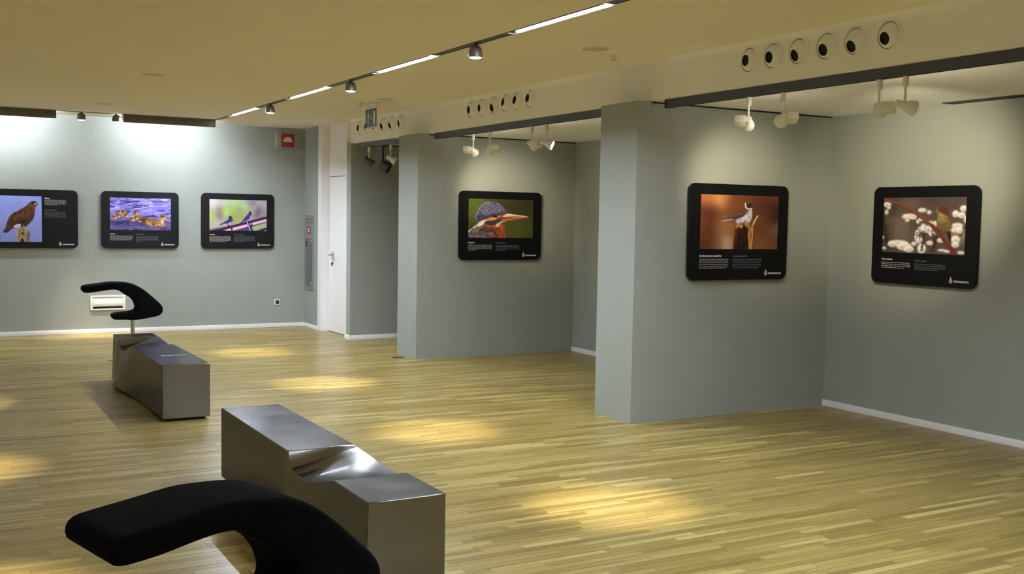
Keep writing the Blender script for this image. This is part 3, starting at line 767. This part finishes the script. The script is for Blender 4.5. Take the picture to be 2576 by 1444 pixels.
def pic_buzzard():
    p = Pic(112, 136, (75, 175, 900, 1180), 2)
    p.a[:] = np.array([146, 156, 232])/255; p.a *= (1-.10*((p.Y-175)/1005))[..., None]; p.tex(np.ones(p.X.shape), 120, 120, .03)
    tail = p.poly([(215,760),(250,800),(330,860),(300,900),(235,965),(205,975),(180,988),(165,965),(130,978),(150,930),(190,870)], (58,38,30), 3)
    body = p.poly([(700,292),(745,283),(795,303),(815,340),(805,375),(775,420),(764,470),(758,540),(748,610),(725,680),(680,745),(620,800),(575,848),(520,858),(470,830),(380,870),(300,890),(225,850),(217,770),(250,660),(330,560),(420,505),(530,435),(600,385),(650,330)], (72,42,28), 4)
    p.poly([(600,400),(700,330),(790,400),(760,520),(700,560),(640,520)], (84,50,34), 30, .8, within=body)
    p.ell(590, 560, 95, 110, (96,58,32), 40, .7, within=body); p.ell(350, 690, 90, 70, (86,54,32), 35, .7, within=body)
    p.poly([(230,800),(420,690),(560,640),(640,700),(560,850),(400,850)], (44,28,28), 30, .7, within=body)
    p.ell(560, 800, 90, 60, (38,26,30), 25, .8, within=body); p.ell(735, 640, 30, 130, (70,44,60), 20, .6, within=body)
    p.tex(body, 14, 30, .35); p.tex(body, 50, 50, .25)
    for i in range(26):
        x, y = 260+p.rng.random()*380, 470+p.rng.random()*360; p.line([(x, y), (x+26, y+14)], 5, (140,92,54), 2, .4, within=body)
    p.poly([(340,858),(365,815),(430,785),(485,792),(470,835),(410,868)], (214,196,186), 5)
    p.tex(p.mask([(340,858),(365,815),(430,785),(485,792),(470,835),(410,868)]), 20, 12, .25)
    p.ell(722, 328, 28, 15, (40,22,18), 5); p.ell(715, 326, 7, 7, (10,8,8))
    p.ell(785, 350, 32, 18, (206,186,158), 5, rot=.15); p.ell(806, 358, 12, 24, (60,50,60), 4); p.ell(700, 372, 26, 12, (150,112,84), 8, .6)
    post = p.poly([(375,1190),(392,930),(408,912),(480,885),(540,868),(600,885),(640,928),(658,960),(655,1060),(645,1190)], (142,124,92), 3, smooth=False)
    p.poly([(375,1190),(392,930),(440,905),(440,1190)], (176,160,128), 12, .7, False, within=post); p.poly([(610,1190),(620,930),(658,960),(648,1190)], (84,72,60), 8, .8, False, within=post)
    p.tex(post, 20, 90, .22); p.ell(515, 992, 24, 24, (36,26,24), 3); p.poly([(480,1190),(496,1092),(520,1110),(548,1190)], (34,24,22), 5)
    p.line([(540,805),(545,870)], 14, (200,176,130), 3); p.line([(500,850),(480,885)], 10, (60,40,36), 2); p.line([(560,850),(575,880)], 10, (190,168,124), 2)
    return p
def pic_ducks():
    p = Pic(200, 106, (222, 215, 1540, 920), 5)
    t = (p.Y-215)/705
    p.a[:] = np.array([112, 104, 186])/255
    n1 = p.noise(150, 26)+.5*p.noise(60, 12); n2 = p.noise(200, 34)+.5*p.noise(80, 14)
    p.put(np.clip((n1-.85)*3, 0, 1), (168,162,226), .85); p.put(np.clip((.62-n2)*4, 0, 1), (44,36,98), .85)
    p.put(np.clip((p.noise(90, 12)-.72)*5, 0, 1), (214,212,250), .7*1); p.a *= (1.12-.42*np.clip((t-.5)*2.2, 0, 1))[..., None]
    p.ell(820, 760, 600, 70, (40,30,70), 50, .55)
    gold, dk, lt = (160,116,58), (60,38,24), (226,196,124)
    for x, y, rx, ry in ((420,535,60,50),(520,535,60,60),(575,600,58,55),(410,610,52,48),(320,645,62,42),(265,650,40,30),(780,545,72,44),(690,690,66,44),(790,650,58,50),(870,640,52,46)):
        b = p.ell(x, y, rx, ry, gold, 8); p.ell(x-rx*.3, y-ry*.3, rx*.6, ry*.5, dk, 14, .85, within=b); p.ell(x+rx*.35, y+ry*.2, rx*.45, ry*.5, lt, 10, .9, within=b)
        p.tex(b, 16, 14, .35); p.line([(x-rx*.2, y-ry*.05), (x+rx*.6, y)], 9, dk, 3, .8, within=b)
    p.poly([(820,715),(900,640),(980,640),(940,800),(880,780)], (74,48,34), 8); p.poly([(830,715),(850,705),(890,745),(870,748)], (220,200,180), 4)
    body = p.poly([(900,640),(990,635),(1090,650),(1200,675),(1290,725),(1330,730),(1400,780),(1415,820),(1330,838),(1200,840),(1080,825),(1000,790),(940,770),(910,720)], (150,106,60), 5)
    p.poly([(900,640),(1000,635),(1040,690),(960,790),(910,730)], (66,44,34), 14, .8, within=body)
    p.tex(body, 30, 14, .5); p.tex(body, 60, 26, .3)
    for i in range(46):
        x, y = 980+p.rng.random()*330, 670+p.rng.random()*150; p.line([(x, y), (x+34, y+9)], 7, (214,160,92) if i % 2 else (64,40,26), 2, .75, within=body)
    nk = p.poly([(1300,600),(1330,570),(1380,565),(1420,590),(1445,650),(1440,690),(1390,695),(1375,720),(1400,770),(1400,820),(1320,835),(1310,740),(1290,670)], (176,122,68), 4)
    p.ell(1345, 610, 52, 34, (84,54,32), 8, .85, within=nk); p.ell(1395, 655, 40, 20, (222,180,120), 7, within=nk); p.line([(1330,600),(1430,645)], 9, (70,44,28), 3, within=nk)
    p.ell(1350, 730, 30, 50, (226,202,176), 12, .9, within=nk); p.ell(1405, 625, 8, 8, (16,10,10))
    p.poly([(1435,668),(1470,690),(1500,712),(1492,726),(1450,715),(1425,698)], (206,118,80), 3); p.ell(1380, 880, 90, 30, (60,24,50), 18, .6)
    return p
def pic_swallows():
    p = Pic(196, 106, (215, 255, 1450, 942), 9)
    p.a[:] = np.array([160, 158, 140])/255
    for x, y, rx, ry, c in ((300,330,110,130,(206,196,204)),(520,340,110,70,(200,190,190)),(640,520,200,130,(140,170,78)),(560,530,90,50,(176,218,96)),(760,330,120,80,(160,196,110)),(280,640,80,120,(150,190,70)),(430,600,70,130,(112,84,82)),(420,470,70,80,(140,110,110)),(330,800,140,120,(166,158,140)),(860,440,80,80,(124,122,96)),(950,380,130,50,(166,214,120)),(1130,320,120,60,(110,70,140)),(1330,380,130,90,(160,142,170)),(1270,520,70,110,(62,34,74)),(1190,620,60,60,(86,54,100)),(1380,540,90,90,(136,116,146)),(840,620,200,120,(134,146,72)),(700,740,160,80,(140,140,70)),(1100,480,80,60,(120,140,70))):
        p.ell(x, y, rx, ry, c, 55, .85)
    p.a = p.blur(p.a, 18)
    p.poly([(215,930),(1450,605),(1450,960),(215,960)], (46,18,62), 0, 1, False)
    p.poly([(500,935),(1440,670),(1450,720),(690,942)], (226,186,206), 3, 1, False); p.poly([(560,942),(1450,690),(1450,735),(720,942)], (222,160,150), 5, .6, False)
    p.poly([(735,942),(1450,748),(1450,960),(735,960)], (70,44,88), 2, 1, False)
    p.poly([(1120,850),(1450,745),(1450,840),(1190,925),(1150,925)], (150,176,110), 8, .95, False); p.poly([(1200,960),(1450,862),(1450,960)], (30,12,40), 2, 1, False)
    p.poly([(1360,946),(1440,915),(1450,946)], (180,210,120), 3, 1, False); p.line([(1190,925),(1350,880),(1450,845)], 9, (226,200,220), 2)
    p.line([(690,860),(690,942)], 30, (34,14,48), 2); p.line([(1020,745),(1100,940)], 46, (30,12,44), 2); p.line([(1018,742),(1088,935)], 17, (220,206,230), 2)
    p.line([(1095,770),(1110,820)], 62, (30,12,44), 5); p.ell(1098, 785, 12, 22, (230,225,240), 3)
    p.line([(215,918),(600,840),(870,770),(1020,718),(1450,598)], 20, (26,8,36), 1); p.line([(215,930),(590,840)], 8, (232,214,206), 1); p.line([(650,825),(860,765)], 8, (226,208,200), 1); p.line([(920,748),(1450,600)], 9, (226,206,196), 1)
    bl = (46,34,104)
    b1 = p.poly([(425,800),(500,770),(560,725),(605,705),(615,660),(635,620),(665,612),(690,630),(705,680),(712,715),(690,745),(640,800),(600,810),(575,785),(500,805),(440,812)], bl, 3)
    p.poly([(600,790),(690,740),(660,790),(620,815)], (196,188,214), 5, within=b1); p.ell(655, 650, 20, 26, (24,14,54), 6, within=b1); p.ell(690, 655, 14, 22, (120,50,60), 5, .8, within=b1); p.line([(500,802),(570,790)], 10, (200,190,220), 3)
    b2 = p.poly([(870,775),(930,700),(1000,610),(1040,560),(1050,525),(1080,510),(1110,525),(1115,580),(1105,620),(1070,670),(1010,710),(920,745)], bl, 3)
    p.line([(1110,600),(1075,675),(1010,715)], 16, (200,196,224), 5, within=b2); p.ell(1082, 535, 26, 22, (30,16,56), 6, within=b2); p.line([(1042,530),(1050,560)], 9, (190,185,225), 3, .8)
    p.line([(615,810),(625,835)], 10, (40,30,60), 1); p.a = p.a**.88
    p.line([(222,262),(1444,262)], 8, (224,220,210), 1, .7); p.line([(220,262),(220,930)], 8, (220,226,206), 1, .7)
    return p
def pic_king():
    p = Pic(200, 122, (410, 295, 1380, 885), 4)
    p.a[:] = np.array([60, 62, 30])/255; p.ell(480, 420, 220, 260, (84,98,40), 90, .8); p.ell(1150, 750, 260, 140, (74,84,36), 80, .7); p.ell(1150, 420, 220, 90, (50,42,32), 70, .7); p.tex(np.ones(p.X.shape), 40, 40, .06)
    bk = p.poly([(405,885),(410,790),(470,740),(540,690),(640,690),(700,700),(720,760),(830,800),(840,890)], (104,90,92), 5)
    p.line([(405,800),(470,745),(545,688)], 16, (226,212,206), 4); p.ell(520, 830, 70, 60, (126,112,118), 30, .7, within=bk); p.ell(660, 760, 70, 70, (60,46,44), 30, .8, within=bk); p.tex(bk, 26, 22, .4)
    br = p.poly([(620,690),(700,700),(800,690),(880,650),(940,690),(960,760),(945,890),(700,890),(720,780)], (122,58,34), 6)
    p.ell(900, 780, 50, 110, (138,62,34), 20, .8, within=br); p.ell(760, 800, 90, 90, (70,46,44), 35, .8, within=br); p.ell(730, 830, 50, 40, (130,116,134), 20, .7, within=br); p.tex(br, 24, 34, .3)
    hd = p.poly([(500,570),(530,500),(560,440),(620,370),(680,340),(760,335),(830,350),(890,385),(940,440),(975,490),(985,520),(900,545),(840,590),(800,600),(690,600),(600,630),(540,640)], (86,82,110), 5)
    p.poly([(540,620),(560,540),(680,540),(800,520),(930,500),(985,520),(860,570),(800,590),(690,590)], (44,38,58), 12, .85, within=hd)
    for i in range(420):
        a = p.rng.random(); x = 500+p.rng.random()*470; y = 330+p.rng.random()*270
        p2 = (x-740)/240; ang = p2*1.0+math.pi/2*.25
        if x % 3 < 0: continue
        p.line([(x, y), (x+13*math.cos(ang+1.1), y+13*math.sin(ang+1.1))], 5, (176,176,200) if a > .45 else (38,34,58), 0, .75, within=hd)
    p.line([(520,540),(575,430),(640,365),(720,340)], 14, (170,172,196), 8, .55, within=hd)
    p.ell(745, 603, 62, 30, (206,124,62), 10, rot=-.1); p.ell(790, 590, 40, 16, (220,150,90), 8, .8); p.poly([(835,585),(870,545),(985,515),(985,545),(880,580)], (150,66,32), 7)
    p.ell(795, 545, 26, 22, (16,12,16), 4); p.ell(788, 538, 6, 5, (210,210,220), 1); p.ell(860, 555, 16, 12, (226,170,140), 4)
    p.poly([(535,705),(560,660),(620,620),(690,615),(660,650),(610,700),(560,715)], (226,208,196), 6)
    p.poly([(640,650),(690,630),(790,620),(900,600),(960,595),(900,640),(830,690),(740,695),(680,680)], (52,46,50), 6); p.poly([(640,670),(740,698),(830,690),(800,720),(700,715)], (170,92,48), 6, .85)
    p.poly([(810,690),(900,630),(985,618),(890,660),(850,720)], (206,178,150), 7)
    p.poly([(915,565),(985,515),(1100,525),(1230,540),(1310,560),(1230,572),(1100,572)], (212,182,160), 3); p.line([(930,572),(1100,556),(1290,562)], 8, (70,40,36), 2); p.poly([(880,600),(1000,580),(1150,575),(1300,566),(1180,590),(1050,612),(960,618)], (196,84,40), 4)
    p.line([(980,520),(1120,538),(1300,560)], 8, (240,226,214), 3, .8)
    return p
def pic_bunting():
    p = Pic(190, 134, (300, 230, 1235, 895), 6)
    p.a[:] = np.array([104, 58, 36])/255
    for x, y, rx, ry, c in ((520,290,130,120,(206,142,88)),(350,320,90,120,(190,110,70)),(390,480,110,120,(78,40,26)),(330,620,60,160,(128,62,34)),(440,680,70,140,(80,46,30)),(600,640,120,160,(142,94,66)),(610,830,90,80,(214,174,150)),(500,830,60,80,(120,84,62)),(360,830,60,60,(90,44,22)),(740,330,140,100,(116,64,40)),(960,380,120,120,(90,46,32)),(1120,360,140,120,(80,44,34)),(1050,620,120,140,(96,56,38)),(1190,480,60,140,(44,28,22)),(1200,660,50,80,(128,100,80)),(1060,830,150,70,(124,84,50)),(1180,800,80,80,(96,62,44))):
        p.ell(x, y, rx, ry, c, 60, .9)
    p.a = p.blur(p.a, 14)*np.array([.95, .97, 1.0])
    post = p.poly([(688,900),(700,760),(715,600),(725,560),(800,540),(815,525),(840,560),(880,590),(885,760),(905,900)], (54,30,18), 3, smooth=False)
    p.poly([(760,640),(860,640),(870,900),(730,900)], (30,16,10), 12, .8, within=post); p.tex(post, 12, 90, .5)
    p.poly([(715,640),(728,580),(770,590),(800,600),(790,640),(750,620)], (160,120,66), 5); p.poly([(800,540),(820,530),(850,580),(860,640),(820,590)], (148,104,54), 4)
    p.line([(870,570),(880,640),(870,700),(890,900)], 14, (170,126,66), 3); p.line([(980,480),(945,540),(912,620),(885,720),(905,890)], 20, (156,112,60), 3); p.line([(980,478),(950,530),(925,590)], 9, (232,206,160), 2); p.line([(918,620),(918,760),(905,895)], 12, (190,148,90), 3)
    p.poly([(520,555),(600,520),(640,490),(700,500),(720,530),(690,545),(640,540),(560,552)], (84,64,60), 3); p.line([(545,553),(640,532),(700,528)], 8, (200,190,190), 2)
    body = p.poly([(640,490),(690,450),(740,400),(800,355),(830,320),(870,305),(900,320),(910,350),(905,395),(915,440),(905,520),(880,565),(820,560),(740,590),(720,565),(690,530)], (92,62,46), 4)
    p.poly([(730,590),(720,530),(800,480),(860,430),(905,400),(915,450),(905,520),(880,568),(820,560)], (172,164,186), 7, within=body); p.tex(p.mask([(730,590),(720,530),(800,480),(860,430),(905,400),(915,450),(905,520),(880,568)]), 20, 20, .2)
    for k in range(7): p.line([(690+18*k, 460-13*k), (790+12*k, 420-14*k+30)], 9, (40,26,22) if k % 2 else (150,98,64), 3, .8, within=body)
    p.poly([(650,520),(760,485),(840,440),(800,490),(720,520)], (52,34,30), 6, .9, within=body)
    p.ell(868, 352, 42, 46, (60,38,34), 6, within=body); p.line([(825,330),(830,375),(860,402),(900,392)], 16, (216,206,196), 3); p.line([(850,318),(880,312)], 9, (170,140,110), 4); p.ell(878, 350, 7, 7, (10,8,8)); p.poly([(898,345),(912,355),(898,366)], (50,40,40), 1)
    p.line([(850,560),(850,600)], 10, (190,150,110), 2); p.line([(800,570),(790,610)], 9, (190,150,110), 2); p.line([(350,775),(400,780),(440,800)], 4, (170,130,100), 1, .6)
    return p
def pic_branch():
    p = Pic(190, 134, (235, 262, 1190, 930), 8)
    p.a[:] = np.array([82, 70, 68])/255
    for x, y, rx, ry, c in ((400,600,160,160,(112,98,90)),(330,420,80,100,(70,56,50)),(700,310,300,60,(74,60,60)),(560,330,120,50,(110,96,84)),(1000,320,160,70,(80,64,66)),(280,700,60,160,(60,48,42)),(480,720,120,100,(108,92,84)),(1100,700,100,120,(128,120,114)),(900,880,200,60,(84,68,64))):
        p.ell(x, y, rx, ry, c, 45, .9)
    p.a = p.blur(p.a, 12)
    for x in (365, 655, 570, 615, 860, 250): p.line([(x, 270+(x % 7)*50), (x+6, 900)], 8, (66,54,46), 4, .55)
    p.line([(235,420),(265,700),(320,880)], 22, (40,32,30), 6, .8); p.line([(1180,600),(1100,780)], 20, (70,58,52), 4, .8)
    W_ = (246,240,246)
    blobs = [(280,345,48,32),(300,385,26,20),(275,440,22,30),(560,480,90,24),(520,500,60,18),(530,535,28,20),(600,510,40,16),(655,550,18,28),(690,520,26,26),(700,415,50,26),(780,440,26,24),(720,600,30,24),(800,570,30,30),(760,640,60,40),(690,640,36,30),(650,680,24,30),(640,740,18,40),(820,690,40,28),(850,575,24,36),(680,770,38,40),(620,815,34,26),(800,800,38,28),(920,765,44,26),(1075,455,36,40),(1160,395,40,36),(1140,470,40,36),(1185,520,20,40),(1100,590,60,30),(1080,640,50,30),(1130,640,30,40),(1085,750,50,44),(1085,810,40,34),(430,810,120,34),(500,850,90,50),(360,830,60,34),(560,880,60,40),(240,750,16,20),(262,880,24,18),(710,870,50,60),(1000,890,40,16),(1150,900,40,20),(940,880,50,14)]
    for x, y, rx, ry in blobs:
        b = p.ell(x, y, rx, ry, W_, 7, .92); p.ell(x+rx*.2, y+ry*.45, rx*.75, ry*.5, (150,138,130), 10, .5, within=b)
    for i in range(30): 
        x, y = 620+p.rng.random()*260, 590+p.rng.random()*260; p.ell(x, y, 7, 10, (70,58,50), 3, .8)
    p.line([(740,690),(710,890)], 16, (50,42,38), 3); p.line([(830,690),(860,800),(830,900)], 18, (48,40,38), 3); p.line([(880,720),(850,850)], 22, (44,36,34), 8, .8)
    p.line([(235,288),(340,318),(470,360),(580,425),(690,500),(800,580),(880,645),(950,750),(1020,840),(1085,935)], 22, (106,46,44), 3, w2=44)
    p.line([(245,283),(340,312),(470,352),(580,417),(690,492),(800,572)], 7, (176,110,104), 2, .8)
    for x, y in ((265,290),(360,318),(450,352),(570,415),(660,480),(770,548),(835,600),(960,735)): p.line([(x, y), (x+8, y-22)], 9, (120,56,50), 2)
    p.poly([(975,650),(1010,640),(1035,700),(1032,790),(1015,770)], (44,32,28), 3)
    body = p.poly([(860,425),(880,385),(920,352),(960,358),(1000,400),(1010,460),(1028,540),(1035,610),(1010,660),(960,655),(905,635),(880,590),(872,520),(880,460)], (116,96,64), 4)
    p.poly([(875,440),(940,440),(980,500),(930,560),(880,530)], (150,128,84), 20, .8, within=body); p.poly([(890,380),(960,350),(1010,420),(1035,560),(1040,620),(1005,500),(950,460),(880,420)], (84,50,38), 8, within=body); p.ell(935, 395, 45, 34, (84,48,38), 8, within=body); p.ell(950, 610, 70, 40, (98,80,54), 18, .7, within=body)
    p.tex(body, 14, 18, .12); p.poly([(845,425),(880,412),(885,432)], (140,110,60), 2); p.ell(893, 410, 7, 6, (14,10,10)); p.line([(930,640),(905,665)], 9, (60,44,36), 2); p.line([(970,655),(950,700)], 9, (60,44,36), 2)
    return p
def pic_plain():
    p = Pic(60, 36, (0, 0, 600, 360), 11); p.a[:] = np.array([70, 84, 50])/255
    for i in range(14): p.ell(p.rng.random()*600, p.rng.random()*360, 120, 70, tuple(60+p.rng.random(3)*90), 60, .6)
    return p

# ------------------------------------------------------------------ panels
def rounded(w, h, r, n=8):
    P = []
    for cx, cy, a0 in ((w/2-r, h/2-r, 0), (-w/2+r, h/2-r, PI/2), (-w/2+r, -h/2+r, PI), (w/2-r, -h/2+r, 1.5*PI)):
        for k in range(n+1): a = a0+k/n*PI/2; P.append((cx+r*math.cos(a), cy+r*math.sin(a)))
    return P
def text(name, s, width, parent, x, y, z, m, bold=0):
    cu = bpy.data.curves.new(name, 'FONT'); cu.body = s; cu.size = .1; cu.resolution_u = 3; cu.offset = bold
    o = bpy.data.objects.new(name, cu); C.objects.link(o)
    bpy.context.view_layer.update()
    dg = bpy.context.evaluated_depsgraph_get()
    me = bpy.data.meshes.new_from_object(o.evaluated_get(dg)); bpy.data.objects.remove(o); me.name = name
    xs = [v.co.x for v in me.vertices]; k = width/(max(xs)-min(xs)); x0 = min(xs)
    for v in me.vertices: v.co = ((v.co.x-x0)*k+x, y, v.co.y*k+z)
    me.materials.clear()
    return link(name, me, m, parent)
def lines(name, parent, x0, x1, z0, z1, n, last, y, m, seed):
    r = random.Random(seed); bm = bmesh.new(); st = (z0-z1)/n
    for i in range(n):
        z = z0-st*i; x = x0; xe = x0+(x1-x0)*(last if i == n-1 else 1)
        while x < xe-.004:
            w = min(r.uniform(.010, .042), xe-x); h = st*.40
            bm.faces.new([bm.verts.new(q) for q in ((x, y, z), (x+w, y, z), (x+w, y, z-h), (x, y, z-h))]); x += w+.006
    return from_bm(name, bm, m, parent)
def logo(parent, x, z, w, y):
    bm = bmesh.new(); R = w*.085; ex = x+R
    n = 20
    for ro, ri, a0, a1, cx, cz in ((R, R*.68, 0, 2*PI, ex, z+R*.75), (R*.42, R*.16, .6, 5.6, ex+R*.08, z+R*.70)):
        o = [bm.verts.new((cx+ro*math.cos(a0+(a1-a0)*k/n), y, cz+ro*1.1*math.sin(a0+(a1-a0)*k/n))) for k in range(n+1)]
        i = [bm.verts.new((cx+ri*math.cos(a0+(a1-a0)*k/n), y, cz+ri*1.1*math.sin(a0+(a1-a0)*k/n))) for k in range(n+1)]
        for k in range(n): bm.faces.new((o[k], o[k+1], i[k+1], i[k]))
    pt = [(-.26, 1.75), (-.3, 2.3), (-.2, 2.75), (.0, 2.9), (.2, 2.75), (.3, 2.3), (.26, 1.75)]
    bm.faces.new([bm.verts.new((ex+a*R, y, z+b*R)) for a, b in pt])
    from_bm('logo_emblem', bm, m_txtw, parent)
    text('logo_lettering', 'CAIXAGALICIA', w*.78, parent, x+w*.22, y, z+R*.25, m_txtw, .004)
def panel(loc, rz, W, H, pic, label, t1, t2, tall=False, n1=5, n2=5, l1=.9, l2=.25, grp='bird photograph panels'):
    root = empty('exhibition_panel', loc, rz, label, 'panel', grp)
    T0, T1 = -.022, -.044
    bm = bmesh.new(); P = rounded(W, H, .06); Q = rounded(W-.006, H-.006, .057)
    r1 = [bm.verts.new((a, T0, b)) for a, b in P]; r2 = [bm.verts.new((a, T1+.003, b)) for a, b in P]; r3 = [bm.verts.new((a, T1, b)) for a, b in Q]
    n = len(P)
    for A, B_ in ((r1, r2), (r2, r3)):
        for i in range(n): bm.faces.new((A[i], A[(i+1) % n], B_[(i+1) % n], B_[i]))
    bm.faces.new(r1); bm.faces.new(r3)
    from_bm('board', bm, m_board, root)
    box('wall_mount', (-W*.38, T0, -H*.36), (W*.38, 0, H*.36), m_edge, root)
    fx = lambda f: -W/2+W*f
    fz = lambda f: H/2-H*f
    y = T1-.0008; yt = T1-.0006
    if tall: bx = (.085, .115, .568, .895)
    else: bx = (.108, .112, .893, .675)
    pic().mesh('photo_print', W*(bx[2]-bx[0]), H*(bx[3]-bx[1]), root, y, fx(bx[0]), fz(bx[1]))
    if t1 is None: return root
    if tall:
        text('title', t1[0], W*t1[1], root, fx(.605), yt, fz(.155), m_txtw, .003); lines('text_block', root, fx(.605), fx(.858), fz(.170), fz(.270), n1, l1, yt, m_txtl, 1)
        text('title', t2[0], W*t2[1], root, fx(.605), yt, fz(.355), m_txtb); lines('text_block', root, fx(.605), fx(.858), fz(.378), fz(.480), n2, l2, yt, m_txtd, 2)
        logo(root, fx(.770), fz(.950), W*.185, yt)
    else:
        hh = .018*n1
        text('title', t1[0], W*t1[1], root, fx(.107), yt, fz(.755), m_txtw, .003); lines('text_block', root, fx(.107), fx(.393), fz(.778), fz(.778+hh), n1, l1, yt, m_txtl, 3)
        text('title', t2[0], W*t2[1], root, fx(.437), yt, fz(.757), m_txtb); lines('text_block', root, fx(.437), fx(.727), fz(.780), fz(.780+.018*n2), n2, l2, yt, m_txtd, 4)
        logo(root, fx(.765), fz(.948), W*.178, yt)
    return root
def onY(xc, zc, Yp, W, H, *a, **k):
    s = (Yp-.044)/Yp
    return panel((xc*s, Yp, CAMZ+(zc-CAMZ)*s), 0, W*s, H*s, *a, **k)
def onX(yc, zc, Xp, W, H, *a, **k):
    s = (Xp-.044)/Xp
    return panel((Xp, yc*s, CAMZ+(zc-CAMZ)*s), -PI/2, W*s, H*s, *a, **k)
onY(1.330, 1.468, YF, .985, .735, pic_buzzard, 'black panel with brown buzzard on a post, cut by the left picture edge', ('Miñato', .062), ('Busardo ratonero', .140), True, 6, 6, .6, .97)
onY(2.592, 1.470, YF, .975, .740, pic_ducks, 'black panel with duck and ducklings on blue water, far wall', ('Lavanco', .068), ('Ánade azulón', .105), n1=5, n2=6)
onY(3.877, 1.474, YF, 1.000, .750, pic_swallows, 'black panel with two blue swallows on a rail, far wall', ('Anduriña', .072), ('Golondrina común', .142), n1=6, n2=6, l1=.8, l2=.55)
onY(5.864, 1.487, Y2A, 1.072, .780, pic_king, 'black panel with kingfisher head and long orange bill, on the middle partition', ('Picapeixe', .075), ('Martín pescador', .122), n1=5, n2=5, l1=.38, l2=.45)
onY(5.860, 1.490, Y1A, 1.045, .775, pic_bunting, 'black panel with small bunting on a brown post, on the near partition', ('Escribenta das canaveiras', .215), ('Escribano palustre', .145), n1=6, n2=6, l1=.92, l2=.88)
onX(5.697, 1.489, XB, .992, .775, pic_branch, 'black panel with bird on a red branch and white buds, rightmost panel', ('Folosa amarela', .108), ('Zarcero común', .112), n1=4, n2=4, l1=.8, l2=.75)
onX(9.640, 1.489, XB, 1.03, .775, pic_plain, 'black panel seen as a thin dark sliver beside the near pier', None, None)
